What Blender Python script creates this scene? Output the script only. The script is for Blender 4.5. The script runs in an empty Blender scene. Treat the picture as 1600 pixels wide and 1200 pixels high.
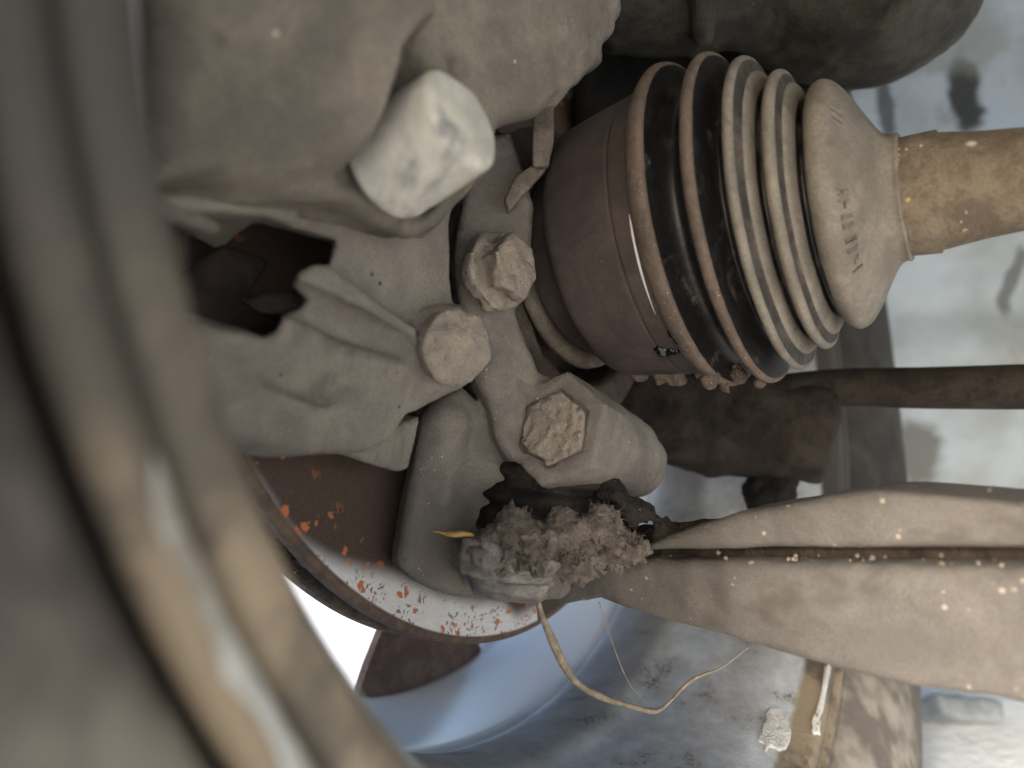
import bpy, bmesh, math, random
import numpy as np
from mathutils import Matrix, Vector

# ------------------------------------------------------------------ camera, light, exposure
F = 1000.0                      # focal length in photo pixels (photo is 1600 x 1200)
ROLL = math.radians(8.5)        # the phone was held a little rolled
WORLD = Matrix.Rotation(ROLL, 3, 'Y')
scene = bpy.context.scene
cam = bpy.data.cameras.new('camera')
cam.sensor_width = 36.0
cam.lens = 36.0 * F / 1600.0
cam.clip_start = 0.004
cam.clip_end = 400.0
cam.dof.use_dof = True
cam.dof.focus_distance = 0.190
cam.dof.aperture_fstop = 6.6
camo = bpy.data.objects.new('camera', cam)
scene.collection.objects.link(camo)
camo.matrix_world = (WORLD @ Matrix.Rotation(math.radians(90), 3, 'X')).to_4x4()
scene.camera = camo

SUN_EL, SUN_AZ = math.radians(29), math.radians(213)     # azimuth clockwise from +Y
world = bpy.data.worlds.new('World')
scene.world = world
world.use_nodes = True
wn = world.node_tree
sky = wn.nodes.new('ShaderNodeTexSky')
sky.sky_type = 'NISHITA'
sky.sun_disc = False
sky.sun_elevation = SUN_EL
sky.sun_rotation = SUN_AZ
sky.dust_density = 3.0
sky.ozone_density = 0.6
bg = wn.nodes['Background']
wn.links.new(sky.outputs['Color'], bg.inputs['Color'])
bg.inputs['Strength'].default_value = 0.12
sun = bpy.data.lights.new('sun', 'SUN')
sun.energy = 1.3
sun.angle = math.radians(12)
sun.color = (1.0, 0.99, 0.98)
suno = bpy.data.objects.new('sun', sun)
scene.collection.objects.link(suno)
sd = Vector((math.sin(SUN_AZ) * math.cos(SUN_EL), math.cos(SUN_AZ) * math.cos(SUN_EL), math.sin(SUN_EL)))
suno.rotation_euler = sd.to_track_quat('Z', 'Y').to_euler()
suno.location = sd * 3
scene.view_settings.view_transform = 'Standard'
scene.view_settings.look = 'None'
scene.view_settings.exposure = 2.0
scene.cycles.max_bounces = 6
scene.cycles.diffuse_bounces = 3
scene.cycles.caustics_reflective = False
scene.cycles.caustics_refractive = False
scene.view_settings.gamma = 1.0

random.seed(4)
RNG = np.random.default_rng(11)
COL = scene.collection

# ------------------------------------------------------------------ geometry helpers (millimetres, view frame: x right, y away, z up)
def pt(px, py, D):
    return np.array([(px - 800.0) / F * D, D, (600.0 - py) / F * D])
def nrm(v):
    v = np.asarray(v, float)
    return v / np.linalg.norm(v)
def ray(px, py):
    return np.array([(px - 800.0) / F, 1.0, (600.0 - py) / F])

# hub axis of the wheel: centre of the disc's inboard face, direction inboard
HC = np.array([-2.4, 251.1, 35.1])
HN = nrm([0.80221669, -0.584908, 0.11971221])
HUP = nrm(np.array([0, 0, 1.0]) - HN * HN[2])
HS = np.cross(HN, HUP)          # points towards the camera
def hub(s, R=0.0, th=0.0):      # th degrees, 0 up, 90 towards the camera
    t = math.radians(th)
    return HC + HN * s + R * (math.cos(t) * HUP + math.sin(t) * HS)
def hub_angle(px, py, s):
    r = ray(px, py)
    P = r * ((HN @ HC + s) / (HN @ r)) - HC
    return math.degrees(math.atan2(P @ HS, P @ HUP)), math.sqrt((P @ HS) ** 2 + (P @ HUP) ** 2)
# drive shaft axis
AC = np.array([65.0, 200.0, 48.2])
AN = nrm([0.808, -0.589, 0.06])
AUP = nrm(np.array([0, 0, 1.0]) - AN * AN[2])
AS = np.cross(AN, AUP)

def link(name, verts, faces, mat, parent=None, smooth=True):
    verts = np.asarray(verts, float)
    c = (verts.min(0) + verts.max(0)) / 2
    me = bpy.data.meshes.new(name)
    v = (verts - c) * 0.001
    me.from_pydata(v.tolist(), [], faces if isinstance(faces, list) else faces.tolist())
    me.update()
    if smooth:
        me.polygons.foreach_set('use_smooth', [True] * len(me.polygons))
    if mat:
        me.materials.append(mat)
    o = bpy.data.objects.new(name, me)
    COL.objects.link(o)
    M = Matrix.Translation(WORLD @ Vector(c * 0.001)) @ WORLD.to_4x4()
    if parent:
        o.parent = parent
        o.matrix_parent_inverse = parent_world(parent).inverted()
    o.matrix_basis = M
    o['_w'] = [x for r in M for x in r]
    return o
def parent_world(o):
    m = o['_w']
    return Matrix((m[0:4], m[4:8], m[8:12], m[12:16]))
def thing(name, base, label, cat, group=None):
    o = bpy.data.objects.new(name, None)
    COL.objects.link(o)
    o.empty_display_size = 0.01
    M = Matrix.Translation(WORLD @ Vector(np.asarray(base, float) * 0.001))
    o.matrix_basis = M
    o['_w'] = [x for r in M for x in r]
    return tag(o, label, cat, group)
def tag(o, label=None, cat=None, group=None, kind=None):
    if label: o['label'] = label
    if cat: o['category'] = cat
    if group: o['group'] = group
    if kind: o['kind'] = kind
    return o

def lathe(name, prof, c, axis, up, side, mat, parent=None, seg=160, th0=0, th1=360, closed=False, wob=0.0, smooth=True, sharp=None):
    """prof: (s, R) pairs; closed = the profile is a ring (solid section)."""
    full = abs(th1 - th0 - 360) < 1e-6
    n = seg if full else seg + 1
    th = np.radians(np.linspace(th0, th1, seg + 1)[:n])
    V = []
    for j, (s, R) in enumerate(prof):
        rr = R + (wob * np.sin(3 * th + j) if wob else 0)
        V.append(c[None] + axis[None] * s + (rr * np.cos(th))[:, None] * up[None] + (rr * np.sin(th))[:, None] * side[None])
    V = np.concatenate(V)
    m = len(prof)
    fs = []
    for j in range(m if closed else m - 1):
        j2 = (j + 1) % m
        for i in range(seg):
            i2 = (i + 1) % n
            fs.append((j * n + i, j * n + i2, j2 * n + i2, j2 * n + i))
    if not full and closed:
        fs.append(tuple(j * n for j in range(m)))
        fs.append(tuple(j * n + n - 1 for j in reversed(range(m))))
    o = link(name, V, fs, mat, parent, smooth)
    fixn(o)
    return o
import bmesh
def fixn(o, angle=None):
    bm = bmesh.new()
    bm.from_mesh(o.data)
    bmesh.ops.recalc_face_normals(bm, faces=bm.faces)
    bm.to_mesh(o.data)
    bm.free()
def resample(prof, step):
    """Catmull-Rom through the profile points."""
    P = np.array(prof, float)
    out = []
    for i in range(len(P) - 1):
        p0, p1, p2, p3 = P[max(i - 1, 0)], P[i], P[i + 1], P[min(i + 2, len(P) - 1)]
        k = max(1, int(np.linalg.norm(p2 - p1) / step))
        for q in range(k):
            t = q / k
            out.append(0.5 * ((2 * p1) + (-p0 + p2) * t + (2 * p0 - 5 * p1 + 4 * p2 - p3) * t * t + (-p0 + 3 * p1 - 3 * p2 + p3) * t ** 3))
    out.append(P[-1])
    return [tuple(x) for x in out]
def tube(name, pts, r, mat, parent=None, seg=8, caps=True):
    P = np.array(resample3(pts, 1.2))
    n = len(P)
    R = np.interp(np.linspace(0, 1, n), np.linspace(0, 1, len(r)), r) if hasattr(r, '__len__') else np.full(n, r)
    T = np.gradient(P, axis=0)
    V = []
    ref = np.array([0.3, -0.9, 0.2])
    for p, t, q in zip(P, T, R):
        t = nrm(t); a = nrm(np.cross(t, ref)); b = np.cross(t, a)
        for k in range(seg):
            w = 2 * math.pi * k / seg
            V.append(p + q * (math.cos(w) * a + math.sin(w) * b))
    fs = [(i * seg + k, i * seg + (k + 1) % seg, (i + 1) * seg + (k + 1) % seg, (i + 1) * seg + k) for i in range(n - 1) for k in range(seg)]
    fs += [tuple(range(seg))[::-1], tuple((n - 1) * seg + k for k in range(seg))]
    o = link(name, V, fs, mat, parent)
    fixn(o)
    return o
def resample3(P, step):
    return [np.array(x) for x in resample([tuple(p) for p in P], step)]

# ---- signed distance modelling for castings
class G:
    """A grid of sample points; the SDF functions read G.X."""
    X = None
def noise_lattice(seed, n=24):
    return np.random.default_rng(seed).random((n, n, n)).astype(np.float32) * 2 - 1
LAT = [noise_lattice(i) for i in range(4)]
def noise(X, scale, k=0):
    L = LAT[k]; n = L.shape[0]
    Q = X / scale + 100.0
    I = np.floor(Q).astype(np.int32); f = (Q - I).astype(np.float32); f = f * f * (3 - 2 * f)
    I %= n; J = (I + 1) % n
    x0, y0, z0 = I.T; x1, y1, z1 = J.T; fx, fy, fz = f.T
    c = lambda a, b, d: L[a, b, d]
    return (((c(x0, y0, z0) * (1 - fx) + c(x1, y0, z0) * fx) * (1 - fy) + (c(x0, y1, z0) * (1 - fx) + c(x1, y1, z0) * fx) * fy) * (1 - fz)
            + ((c(x0, y0, z1) * (1 - fx) + c(x1, y0, z1) * fx) * (1 - fy) + (c(x0, y1, z1) * (1 - fx) + c(x1, y1, z1) * fx) * fy) * fz)
def sphere(c, r): return np.linalg.norm(G.X - np.asarray(c), axis=1) - r
def ellip(c, rad, ax=None):
    Q = G.X - np.asarray(c)
    if ax is not None: Q = Q @ np.asarray(ax).T
    rad = np.asarray(rad, float)
    k0 = np.linalg.norm(Q / rad, axis=1); k1 = np.linalg.norm(Q / rad ** 2, axis=1)
    return k0 * (k0 - 1) / np.maximum(k1, 1e-6)
def caps(a, b, r1, r2=None):
    a = np.asarray(a, float); b = np.asarray(b, float)
    r2 = r1 if r2 is None else r2
    ba = b - a; pa = G.X - a
    h = np.clip(pa @ ba / (ba @ ba), 0, 1)
    return np.linalg.norm(pa - h[:, None] * ba, axis=1) - (r1 + (r2 - r1) * h)
def chain(pts, rs):
    d = caps(pts[0], pts[1], rs[0], rs[1])
    for i in range(1, len(pts) - 1):
        d = np.minimum(d, caps(pts[i], pts[i + 1], rs[i], rs[i + 1]))
    return d
def cyl(a, b, R, rnd=1.0, R2=None):
    a = np.asarray(a, float); b = np.asarray(b, float)
    L = np.linalg.norm(b - a); t = (b - a) / L
    pa = G.X - a; w = pa @ t
    q = np.linalg.norm(pa - w[:, None] * t, axis=1)
    RR = R if R2 is None else R + (R2 - R) * np.clip(w / L, 0, 1)
    d1 = q - RR + rnd; d2 = np.abs(w - L / 2) - L / 2 + rnd
    return np.minimum(np.maximum(d1, d2), 0) + np.hypot(np.maximum(d1, 0), np.maximum(d2, 0)) - rnd
def hexp(a, t, R, h, rnd=0.8, spin=0.0, up=(0, 0, 1)):
    """hexagonal prism from a along t (circumradius R)."""
    t = nrm(t); u = nrm(np.cross(np.asarray(up, float), t)); v = np.cross(t, u)
    pa = G.X - np.asarray(a); w = pa @ t; x = pa @ u; y = pa @ v
    ap = R * math.cos(math.pi / 6)
    d1 = np.full(len(x), -1e9)
    for k in range(6):
        an = spin + k * math.pi / 3
        d1 = np.maximum(d1, x * math.cos(an) + y * math.sin(an) - ap)
    d1 += rnd; d2 = np.abs(w - h / 2) - h / 2 + rnd
    return np.minimum(np.maximum(d1, d2), 0) + np.hypot(np.maximum(d1, 0), np.maximum(d2, 0)) - rnd
def plane3(*p):
    A, B, C_ = [pt(*q) for q in p]
    n = nrm(np.cross(B - A, C_ - A))
    if n @ A > 0: n = -n            # towards the camera
    return A, n
def on_plane(px, py, pl):
    r = ray(px, py)
    return r * ((pl[1] @ pl[0]) / (pl[1] @ r))
def poly2(x, y, P):
    d = np.full(len(x), 1e18); s = np.ones(len(x))
    n = len(P)
    for i in range(n):
        a = P[i]; b = P[i - 1]
        ex, ey = b - a
        wx = x - a[0]; wy = y - a[1]
        t = np.clip((wx * ex + wy * ey) / (ex * ex + ey * ey), 0, 1)
        d = np.minimum(d, (wx - ex * t) ** 2 + (wy - ey * t) ** 2)
        c1 = y >= a[1]; c2 = y < b[1]; c3 = ex * wy > ey * wx
        fl = (c1 & c2 & c3) | (~c1 & ~c2 & ~c3)
        s = np.where(fl, -s, s)
    return s * np.sqrt(d)
def slab(pix, pl, thick, rnd, front=0.0):
    """outline given by sight lines on plane pl, extruded 'thick' behind it, edges rounded by rnd."""
    n = pl[1]
    u = nrm(np.cross([0, 0, 1.0], n)); v = np.cross(n, u)
    P3 = [on_plane(a, b, pl) for a, b in pix]
    P = np.array([((p - pl[0]) @ u, (p - pl[0]) @ v) for p in P3])
    Q = G.X - pl[0]
    d1 = poly2(Q @ u, Q @ v, P) + rnd
    w = -(Q @ n) + front
    d2 = np.abs(w - thick / 2) - thick / 2 + rnd
    return np.minimum(np.maximum(d1, d2), 0) + np.hypot(np.maximum(d1, 0), np.maximum(d2, 0)) - rnd
def su(a, b, k):
    h = np.clip(0.5 + 0.5 * (b - a) / k, 0, 1)
    return b * (1 - h) + a * h - k * h * (1 - h)
def ss(a, b, k):                  # a minus b
    h = np.clip(0.5 - 0.5 * (a + b) / k, 0, 1)
    return a * (1 - h) - b * h + k * h * (1 - h)
def sdf_mesh(name, fn, lo, hi, h, mat, parent=None, rough=((0, 0),)):
    lo = np.asarray(lo, float); hi = np.asarray(hi, float)
    N = np.ceil((hi - lo) / h).astype(int) + 1
    ax = [lo[i] + h * np.arange(N[i]) for i in range(3)]
    X = np.stack(np.meshgrid(*ax, indexing='ij'), -1).reshape(-1, 3).astype(np.float32)
    # evaluate in slices to bound memory
    vals = np.empty(len(X), np.float32)
    step = 400000
    for i in range(0, len(X), step):
        G.X = X[i:i + step]
        d = fn()
        for q, (sc, am) in enumerate(rough):
            if am: d = d + am * noise(G.X, sc, q % 4)
        vals[i:i + step] = d
    Fv = vals.reshape(N)
    # close the body at the grid border
    Fv[0], Fv[-1], Fv[:, 0], Fv[:, -1], Fv[:, :, 0], Fv[:, :, -1] = [np.maximum(s, 0.3 * h) for s in (Fv[0], Fv[-1], Fv[:, 0], Fv[:, -1], Fv[:, :, 0], Fv[:, :, -1])]
    S = Fv < 0
    c = [S[a:N[0] - 1 + a, b:N[1] - 1 + b, d:N[2] - 1 + d] for a in (0, 1) for b in (0, 1) for d in (0, 1)]
    cnt = sum(q.astype(np.int8) for q in c)
    act = (cnt > 0) & (cnt < 8)
    I = np.argwhere(act)
    idx = -np.ones(act.shape, np.int64); idx[act] = np.arange(len(I))
    cf = {(a, b, d): Fv[I[:, 0] + a, I[:, 1] + b, I[:, 2] + d] for a in (0, 1) for b in (0, 1) for d in (0, 1)}
    acc = np.zeros((len(I), 3)); k = np.zeros(len(I))
    ks = list(cf)
    for p in ks:
        for axx in range(3):
            if p[axx] == 0:
                q = list(p); q[axx] = 1; q = tuple(q)
                A, B = cf[p], cf[q]
                m = (A < 0) != (B < 0)
                t = np.where(m, A / np.where(m, A - B, 1), 0)
                pos = np.tile(np.array(p, float), (len(I), 1)); pos[:, axx] = t
                acc[m] += pos[m]; k[m] += 1
    V = lo + h * (I + acc / k[:, None])
    faces = []
    for axx in range(3):
        o1, o2 = [(1, 2), (2, 0), (0, 1)][axx]
        sl0 = [slice(None)] * 3; sl1 = [slice(None)] * 3
        sl0[axx] = slice(0, N[axx] - 1); sl1[axx] = slice(1, N[axx])
        a, b = S[tuple(sl0)], S[tuple(sl1)]
        E = np.argwhere(a != b)
        ok = (E[:, o1] > 0) & (E[:, o2] > 0) & (E[:, o1] < N[o1] - 1) & (E[:, o2] < N[o2] - 1)
        E = E[ok]
        flip = ~a[tuple(E.T)]
        def ci(d1, d2):
            Q = E.copy(); Q[:, o1] -= d1; Q[:, o2] -= d2
            return idx[tuple(Q.T)]
        q = np.stack([ci(1, 1), ci(0, 1), ci(0, 0), ci(1, 0)], 1)
        q[flip] = q[flip][:, ::-1]
        faces.append(q)
    Fc = np.concatenate(faces)
    Fc = Fc[(Fc >= 0).all(1)]
    return link(name, V, Fc, mat, parent)
def box_of(pts, pad):
    P = np.array(pts)
    return P.min(0) - pad, P.max(0) + pad

# ------------------------------------------------------------------ materials
def rgb(r, g, b):                # sRGB 0-255 to linear
    return tuple(((c / 255.0) / 12.92 if c <= 10 else (((c / 255.0) + 0.055) / 1.055) ** 2.4) for c in (r, g, b)) + (1.0,)
class N:
    def __init__(s, name):
        s.m = bpy.data.materials.new(name); s.m.use_nodes = True
        s.t = s.m.node_tree; s.b = s.t.nodes['Principled BSDF']
        s.tc = s.t.nodes.new('ShaderNodeTexCoord')
        s.co = s.tc.outputs['Object']
    def set(s, node, **kw):
        for k, v in kw.items():
            i = node.inputs[k.replace('_', ' ')]
            if hasattr(v, 'is_linked'): s.t.links.new(v, i)
            else: i.default_value = v
        return node
    def noise(s, scale, detail=4, rough=0.6, co=None, dist=0.0):
        n = s.t.nodes.new('ShaderNodeTexNoise')
        s.set(n, Vector=co or s.co, Scale=scale, Detail=detail, Roughness=rough, Distortion=dist)
        return n.outputs['Fac']
    def vor(s, scale, rnd=1.0, co=None, feature='F1'):
        n = s.t.nodes.new('ShaderNodeTexVoronoi'); n.feature = feature
        s.set(n, Vector=co or s.co, Scale=scale, Randomness=rnd)
        return n.outputs['Distance']
    def ramp(s, fac, a, b, lo=0.0, hi=1.0):
        n = s.t.nodes.new('ShaderNodeMapRange'); n.interpolation_type = 'SMOOTHSTEP'
        s.set(n, Value=fac)
        n.inputs['From Min'].default_value = a; n.inputs['From Max'].default_value = b
        n.inputs['To Min'].default_value = lo; n.inputs['To Max'].default_value = hi
        return n.outputs['Result']
    def math(s, op, a, b=0.0):
        n = s.t.nodes.new('ShaderNodeMath'); n.operation = op
        for i, v in enumerate((a, b)):
            if hasattr(v, 'is_linked'): s.t.links.new(v, n.inputs[i])
            else: n.inputs[i].default_value = v
        return n.outputs[0]
    def mix(s, fac, a, b):
        n = s.t.nodes.new('ShaderNodeMix'); n.data_type = 'RGBA'
        for i, v in ((0, fac), (6, a), (7, b)):
            if hasattr(v, 'is_linked'): s.t.links.new(v, n.inputs[i])
            else: n.inputs[i].default_value = v
        return n.outputs[2]
    def bump(s, h, dist, strength=1.0, normal=None):
        n = s.t.nodes.new('ShaderNodeBump')
        s.set(n, Height=h, Distance=dist, Strength=strength)
        if normal is not None: s.t.links.new(normal, n.inputs['Normal'])
        return n.outputs['Normal']
    def map(s, scale=(1, 1, 1), loc=(0, 0, 0), rot=(0, 0, 0)):
        n = s.t.nodes.new('ShaderNodeMapping')
        s.t.links.new(s.co, n.inputs['Vector'])
        n.inputs['Scale'].default_value = scale; n.inputs['Location'].default_value = loc; n.inputs['Rotation'].default_value = rot
        return n.outputs['Vector']
    def out(s, **kw):
        s.set(s.b, **kw)
        return s.m
def dusty(name, c1, c2, big=90, fine=1400, rough=0.85, bump=0.00022, specks=(), metallic=0.0, c3=None, spec=0.2, grit=1.0):
    """dust-caked surface: c1 dust, c2 thin or worn dust, specks = (colour, scale, threshold, rarity)"""
    m = N(name)
    a = m.noise(big, 5, 0.7, dist=0.3)
    col = m.mix(m.ramp(a, 0.38, 0.64), c2, c1)
    b = m.noise(fine, 2, 0.7)
    col = m.mix(m.ramp(b, 0.35, 0.75, 0.0, 0.42 * grit), col, tuple(x * 0.5 for x in c2[:3]) + (1,))
    if c3:
        col = m.mix(m.ramp(m.noise(big * 0.6, 4, 0.7, dist=0.4), 0.56, 0.68), col, c3)
    for k, (sc, scale, thr, rare) in enumerate(specks):
        mask = m.math('MULTIPLY', m.ramp(m.vor(scale), thr, thr * 0.6), m.ramp(m.noise(scale * 0.37 + 13 * k, 1), rare, rare + 0.03))
        col = m.mix(mask, col, sc)
    h = m.math('ADD', b, m.math('MULTIPLY', m.noise(big * 4, 4, 0.65), 1.6))
    return m.out(Base_Color=col, Roughness=rough, Metallic=metallic, Normal=m.bump(h, bump * 1.5), **{'Specular_IOR_Level': spec})

M = {}
WHITE = rgb(215, 210, 195)
M['knuckle'] = dusty('dust_on_knuckle', rgb(152, 143, 131), rgb(128, 120, 112), big=45, fine=2200, bump=0.0003, c3=rgb(112, 102, 93), specks=((rgb(168, 112, 72), 90, .14, .66), (rgb(190, 183, 168), 420, .16, .6), (rgb(60, 55, 50), 300, .13, .66)))
M['bracket'] = dusty('dust_on_bracket', rgb(153, 145, 133), rgb(130, 122, 114), big=40, fine=2200, bump=0.0003, c3=rgb(114, 106, 99), specks=((rgb(70, 66, 62), 200, .14, .58), (rgb(175, 168, 155), 420, .13, .6)))
M['caliper'] = dusty('dust_on_caliper', rgb(143, 134, 120), rgb(116, 109, 100), big=35, fine=1800, bump=0.0003, c3=rgb(100, 93, 85), specks=((rgb(196, 184, 160), 200, .12, .68),))
M['pin'] = dusty('pale_zinc', rgb(216, 210, 196), rgb(184, 179, 170), big=40, fine=700, rough=0.55, bump=0.00006, grit=0.35, c3=rgb(140, 139, 136), specks=((rgb(235, 228, 210), 160, .2, .6),))
M['caked'] = dusty('caked_mud', rgb(172, 158, 140), rgb(150, 140, 130), fine=1800, bump=0.0004, specks=((rgb(205, 195, 175), 600, .18, .6),))
M['housing'] = dusty('oily_dust', rgb(92, 82, 77), rgb(76, 68, 66), big=70, fine=2200, rough=0.7, bump=0.0001, specks=((rgb(150, 140, 125), 700, .12, .6),))
M['boot_dust'] = dusty('dusty_rubber', rgb(145, 137, 125), rgb(120, 113, 104), big=60, fine=1500, rough=0.8, bump=0.00007, c3=rgb(108, 101, 92))
M['fold_grey'] = dusty('grey_fold_rubber', rgb(96, 90, 82), rgb(62, 59, 55), big=90, fine=1500, rough=0.7, bump=0.00007)  # darker grey strips beside the fold crests
M['shaft'] = dusty('rusty_dust', rgb(132, 119, 101), rgb(104, 93, 80), big=110, bump=0.0003, specks=((WHITE, 150, .3, .60), (WHITE, 420, .2, .62), (rgb(190, 160, 120), 300, .2, .6)))
M['arm'] = dusty('dust_on_arm', rgb(126, 120, 113), rgb(108, 102, 96), big=34, fine=2000, bump=0.0003, c3=rgb(98, 91, 84), specks=((rgb(190, 180, 162), 150, .15, .60), (rgb(92, 86, 79), 120, .14, .60), (rgb(178, 166, 146), 300, .2, .58)))
M['void'] = dusty('filler_black', rgb(38, 35, 32), rgb(24, 23, 22), rough=0.75, bump=0.0003)
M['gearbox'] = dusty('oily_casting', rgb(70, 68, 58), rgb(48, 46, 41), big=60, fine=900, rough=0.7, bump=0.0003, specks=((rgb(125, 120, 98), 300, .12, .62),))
M['rubber'] = dusty('black_rubber', rgb(64, 57, 51), rgb(34, 32, 30), big=80, rough=0.75, bump=0.0003, specks=((rgb(120, 112, 100), 420, .14, .62),))
M['tie'] = dusty('brown_grime', rgb(60, 53, 47), rgb(36, 32, 29), big=60, rough=0.8, bump=0.0004, c3=rgb(30, 27, 25))
M['hub'] = dusty('brown_dust', rgb(98, 86, 78), rgb(74, 66, 60), bump=0.0003)
M['seal'] = dusty('seal_dust', rgb(140, 128, 114), rgb(108, 98, 88), bump=0.0001)
M['lint'] = dusty('lint', rgb(164, 151, 138), rgb(112, 103, 95), big=220, fine=2500, rough=0.95, bump=0.0008)
M['fibre'] = dusty('fibre', rgb(190, 176, 160), rgb(140, 129, 117), rough=0.9, bump=0.0)
M['thread'] = dusty('thread_fibre', rgb(184, 168, 145), rgb(150, 136, 117), big=400, rough=0.9, bump=0.0001)
M['straw'] = dusty('straw', rgb(205, 165, 105), rgb(180, 140, 85), rough=0.7, bump=0.0)
M['flake'] = dusty('peeled_white_paint', rgb(232, 230, 224), rgb(215, 212, 205), rough=0.6, bump=0.0004)
M['grease'] = N('black_grease').out(Base_Color=rgb(20, 20, 20), Roughness=0.12)
M['bright'] = N('scratch_glint').out(Base_Color=rgb(245, 245, 240), Roughness=0.3, Metallic=0.2)  # glint painted as a near-white colour
M['plate'] = dusty('scuffed_plate', rgb(160, 153, 144), rgb(100, 94, 88), big=70, rough=0.6, bump=0.0001)
M['pad'] = dusty('pad_backing', rgb(66, 55, 48), rgb(46, 40, 36), rough=0.8, bump=0.0002)
M['clip'] = dusty('pad_clip', rgb(92, 88, 80), rgb(66, 62, 58), rough=0.6, bump=0.0001)

def rubber_fold():
    m = N('black_bellows_rubber')
    a = m.noise(500, 4, 0.7)
    col = m.mix(m.ramp(a, 0.45, 0.75), rgb(22, 23, 23), rgb(44, 42, 40))
    dust = m.math('MULTIPLY', m.ramp(m.noise(75, 5, 0.75, dist=0.6), 0.50, 0.68), m.ramp(m.noise(1500, 2), 0.35, 0.6))
    col = m.mix(m.math('MULTIPLY', dust, 0.75), col, rgb(104, 94, 84))
    return m.out(Base_Color=col, Roughness=m.ramp(dust, 0.0, 1.0, 0.42, 0.85), Normal=m.bump(m.noise(900, 3), 0.0001))
M['fold_black'] = rubber_fold()
# ------------------------------------------------------------------ brake disc faces (object axes: view frame)
def hub_coord(m, centre_obj_offset):
    """returns radius and axial nodes measured about the hub axis; offset = object origin in view mm"""
    off = (HC - centre_obj_offset) * 0.001
    sub = m.t.nodes.new('ShaderNodeVectorMath'); sub.operation = 'SUBTRACT'
    m.t.links.new(m.co, sub.inputs[0]); sub.inputs[1].default_value = off
    dot = m.t.nodes.new('ShaderNodeVectorMath'); dot.operation = 'DOT_PRODUCT'
    m.t.links.new(sub.outputs[0], dot.inputs[0]); dot.inputs[1].default_value = HN
    ln = m.t.nodes.new('ShaderNodeVectorMath'); ln.operation = 'LENGTH'
    m.t.links.new(sub.outputs[0], ln.inputs[0])
    r2 = m.math('SUBTRACT', m.math('POWER', ln.outputs['Value'], 2.0), m.math('POWER', dot.outputs['Value'], 2.0))
    ang = []
    for v in (HUP, HS):
        d = m.t.nodes.new('ShaderNodeVectorMath'); d.operation = 'DOT_PRODUCT'
        m.t.links.new(sub.outputs[0], d.inputs[0]); d.inputs[1].default_value = v
        ang.append(d.outputs['Value'])
    th = m.math('ARCTAN2', ang[1], ang[0])
    return m.math('SQRT', r2), dot.outputs['Value'], th
def centre_of(prof, c):
    s = [p[0] for p in prof]
    R = max(p[1] for p in prof)
    P = []
    for a in np.linspace(0, 2 * math.pi, 161)[:160]:
        for q in (min(s), max(s)): pass
    V = np.concatenate([c[None] + HN * p[0] + (p[1] * np.cos(np.radians(np.linspace(0, 360, 161)[:160])))[:, None] * HUP + (p[1] * np.sin(np.radians(np.linspace(0, 360, 161)[:160])))[:, None] * HS for p in prof])
    return (V.min(0) + V.max(0)) / 2

# ================================================================== SETTING
GZ = (WORLD @ Vector(HC))[2] - 291.0          # ground just under the tyre
gm = N('pale_concrete')
gcol = gm.mix(gm.ramp(gm.noise(6, 8, 0.65), 0.35, 0.7), rgb(228, 228, 226), rgb(206, 206, 203))
gm.out(Base_Color=gcol, Roughness=0.9, Normal=gm.bump(gm.noise(120, 5), 0.002))
me = bpy.data.meshes.new('ground')
me.from_pydata([(-150, -150, 0), (150, -150, 0), (150, 150, 0), (-150, 150, 0)], [], [(0, 1, 2, 3)])
me.materials.append(gm.m)
go = bpy.data.objects.new('ground', me); COL.objects.link(go); go.location = (0, 0, GZ * 0.001)
tag(go, kind='structure')

um = N('dark_blocker'); um.out(Base_Color=rgb(48, 46, 44), Roughness=0.9)
me = bpy.data.meshes.new('underbody_blocker')
bmu = bmesh.new(); bmesh.ops.create_cube(bmu, size=1.0); bmu.to_mesh(me); bmu.free(); me.materials.append(um.m)
uo = bpy.data.objects.new('underbody_blocker', me); COL.objects.link(uo)  # unseen slab overhead, added to block the sky light
LV = nrm([0.589, 0.808, 0])
uo.scale = (1.6, 1.36, 0.04); uo.rotation_euler = (0, 0, math.atan2(-0.589, 0.808))
uo.location = WORLD @ Vector(tuple((HC + HN * 690 + LV * 320) * 0.001)); uo.location.z = 0.36
bo = bpy.data.objects.new('bumper_blocker', me); COL.objects.link(bo)  # unseen skirt behind the camera, shaped to cut sky and sun
bo.scale = (1.6, 0.05, 0.23); bo.rotation_euler = uo.rotation_euler
bo.location = WORLD @ Vector(tuple((HC + HN * 690 - LV * 385) * 0.001)); bo.location.z = 0.265
tag(bo, kind='structure')
tag(uo, kind='structure')

# ================================================================== WHEEL
wheel = thing('wheel', hub(-5, 290, 180), 'car wheel with grimy silver rim and dusty tyre, wrapped round the brake', 'wheel')
rim_prof_in = [(-58, 152), (-47, 151), (-40, 152.5), (-24, 156), (-10, 159.5), (-7, 161.5), (-4, 160), (8, 157.5), (20, 158), (25, 160.5), (30, 162), (50, 163), (66, 165), (72, 167.6), (78, 170.6), (82, 172.7), (84.2, 173.9), (84.9, 175), (85, 180.0), (83.2, 180.6), (83.3, 181.3), (86.2, 182.0), (86.9, 184.3), (86.3, 186.4), (84, 187.3), (80, 186.6)]
rim_prof_out = [(77, 183), (74, 176), (70, 171), (30, 166), (8, 161.5), (-8, 165), (-40, 158), (-60, 160), (-66, 176), (-70, 184), (-76, 184), (-76, 178), (-70, 166), (-66, 154)]
rim_prof = resample(rim_prof_in[:16], 1.5) + rim_prof_in[16:] + rim_prof_out
rc = centre_of(rim_prof, HC)
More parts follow.
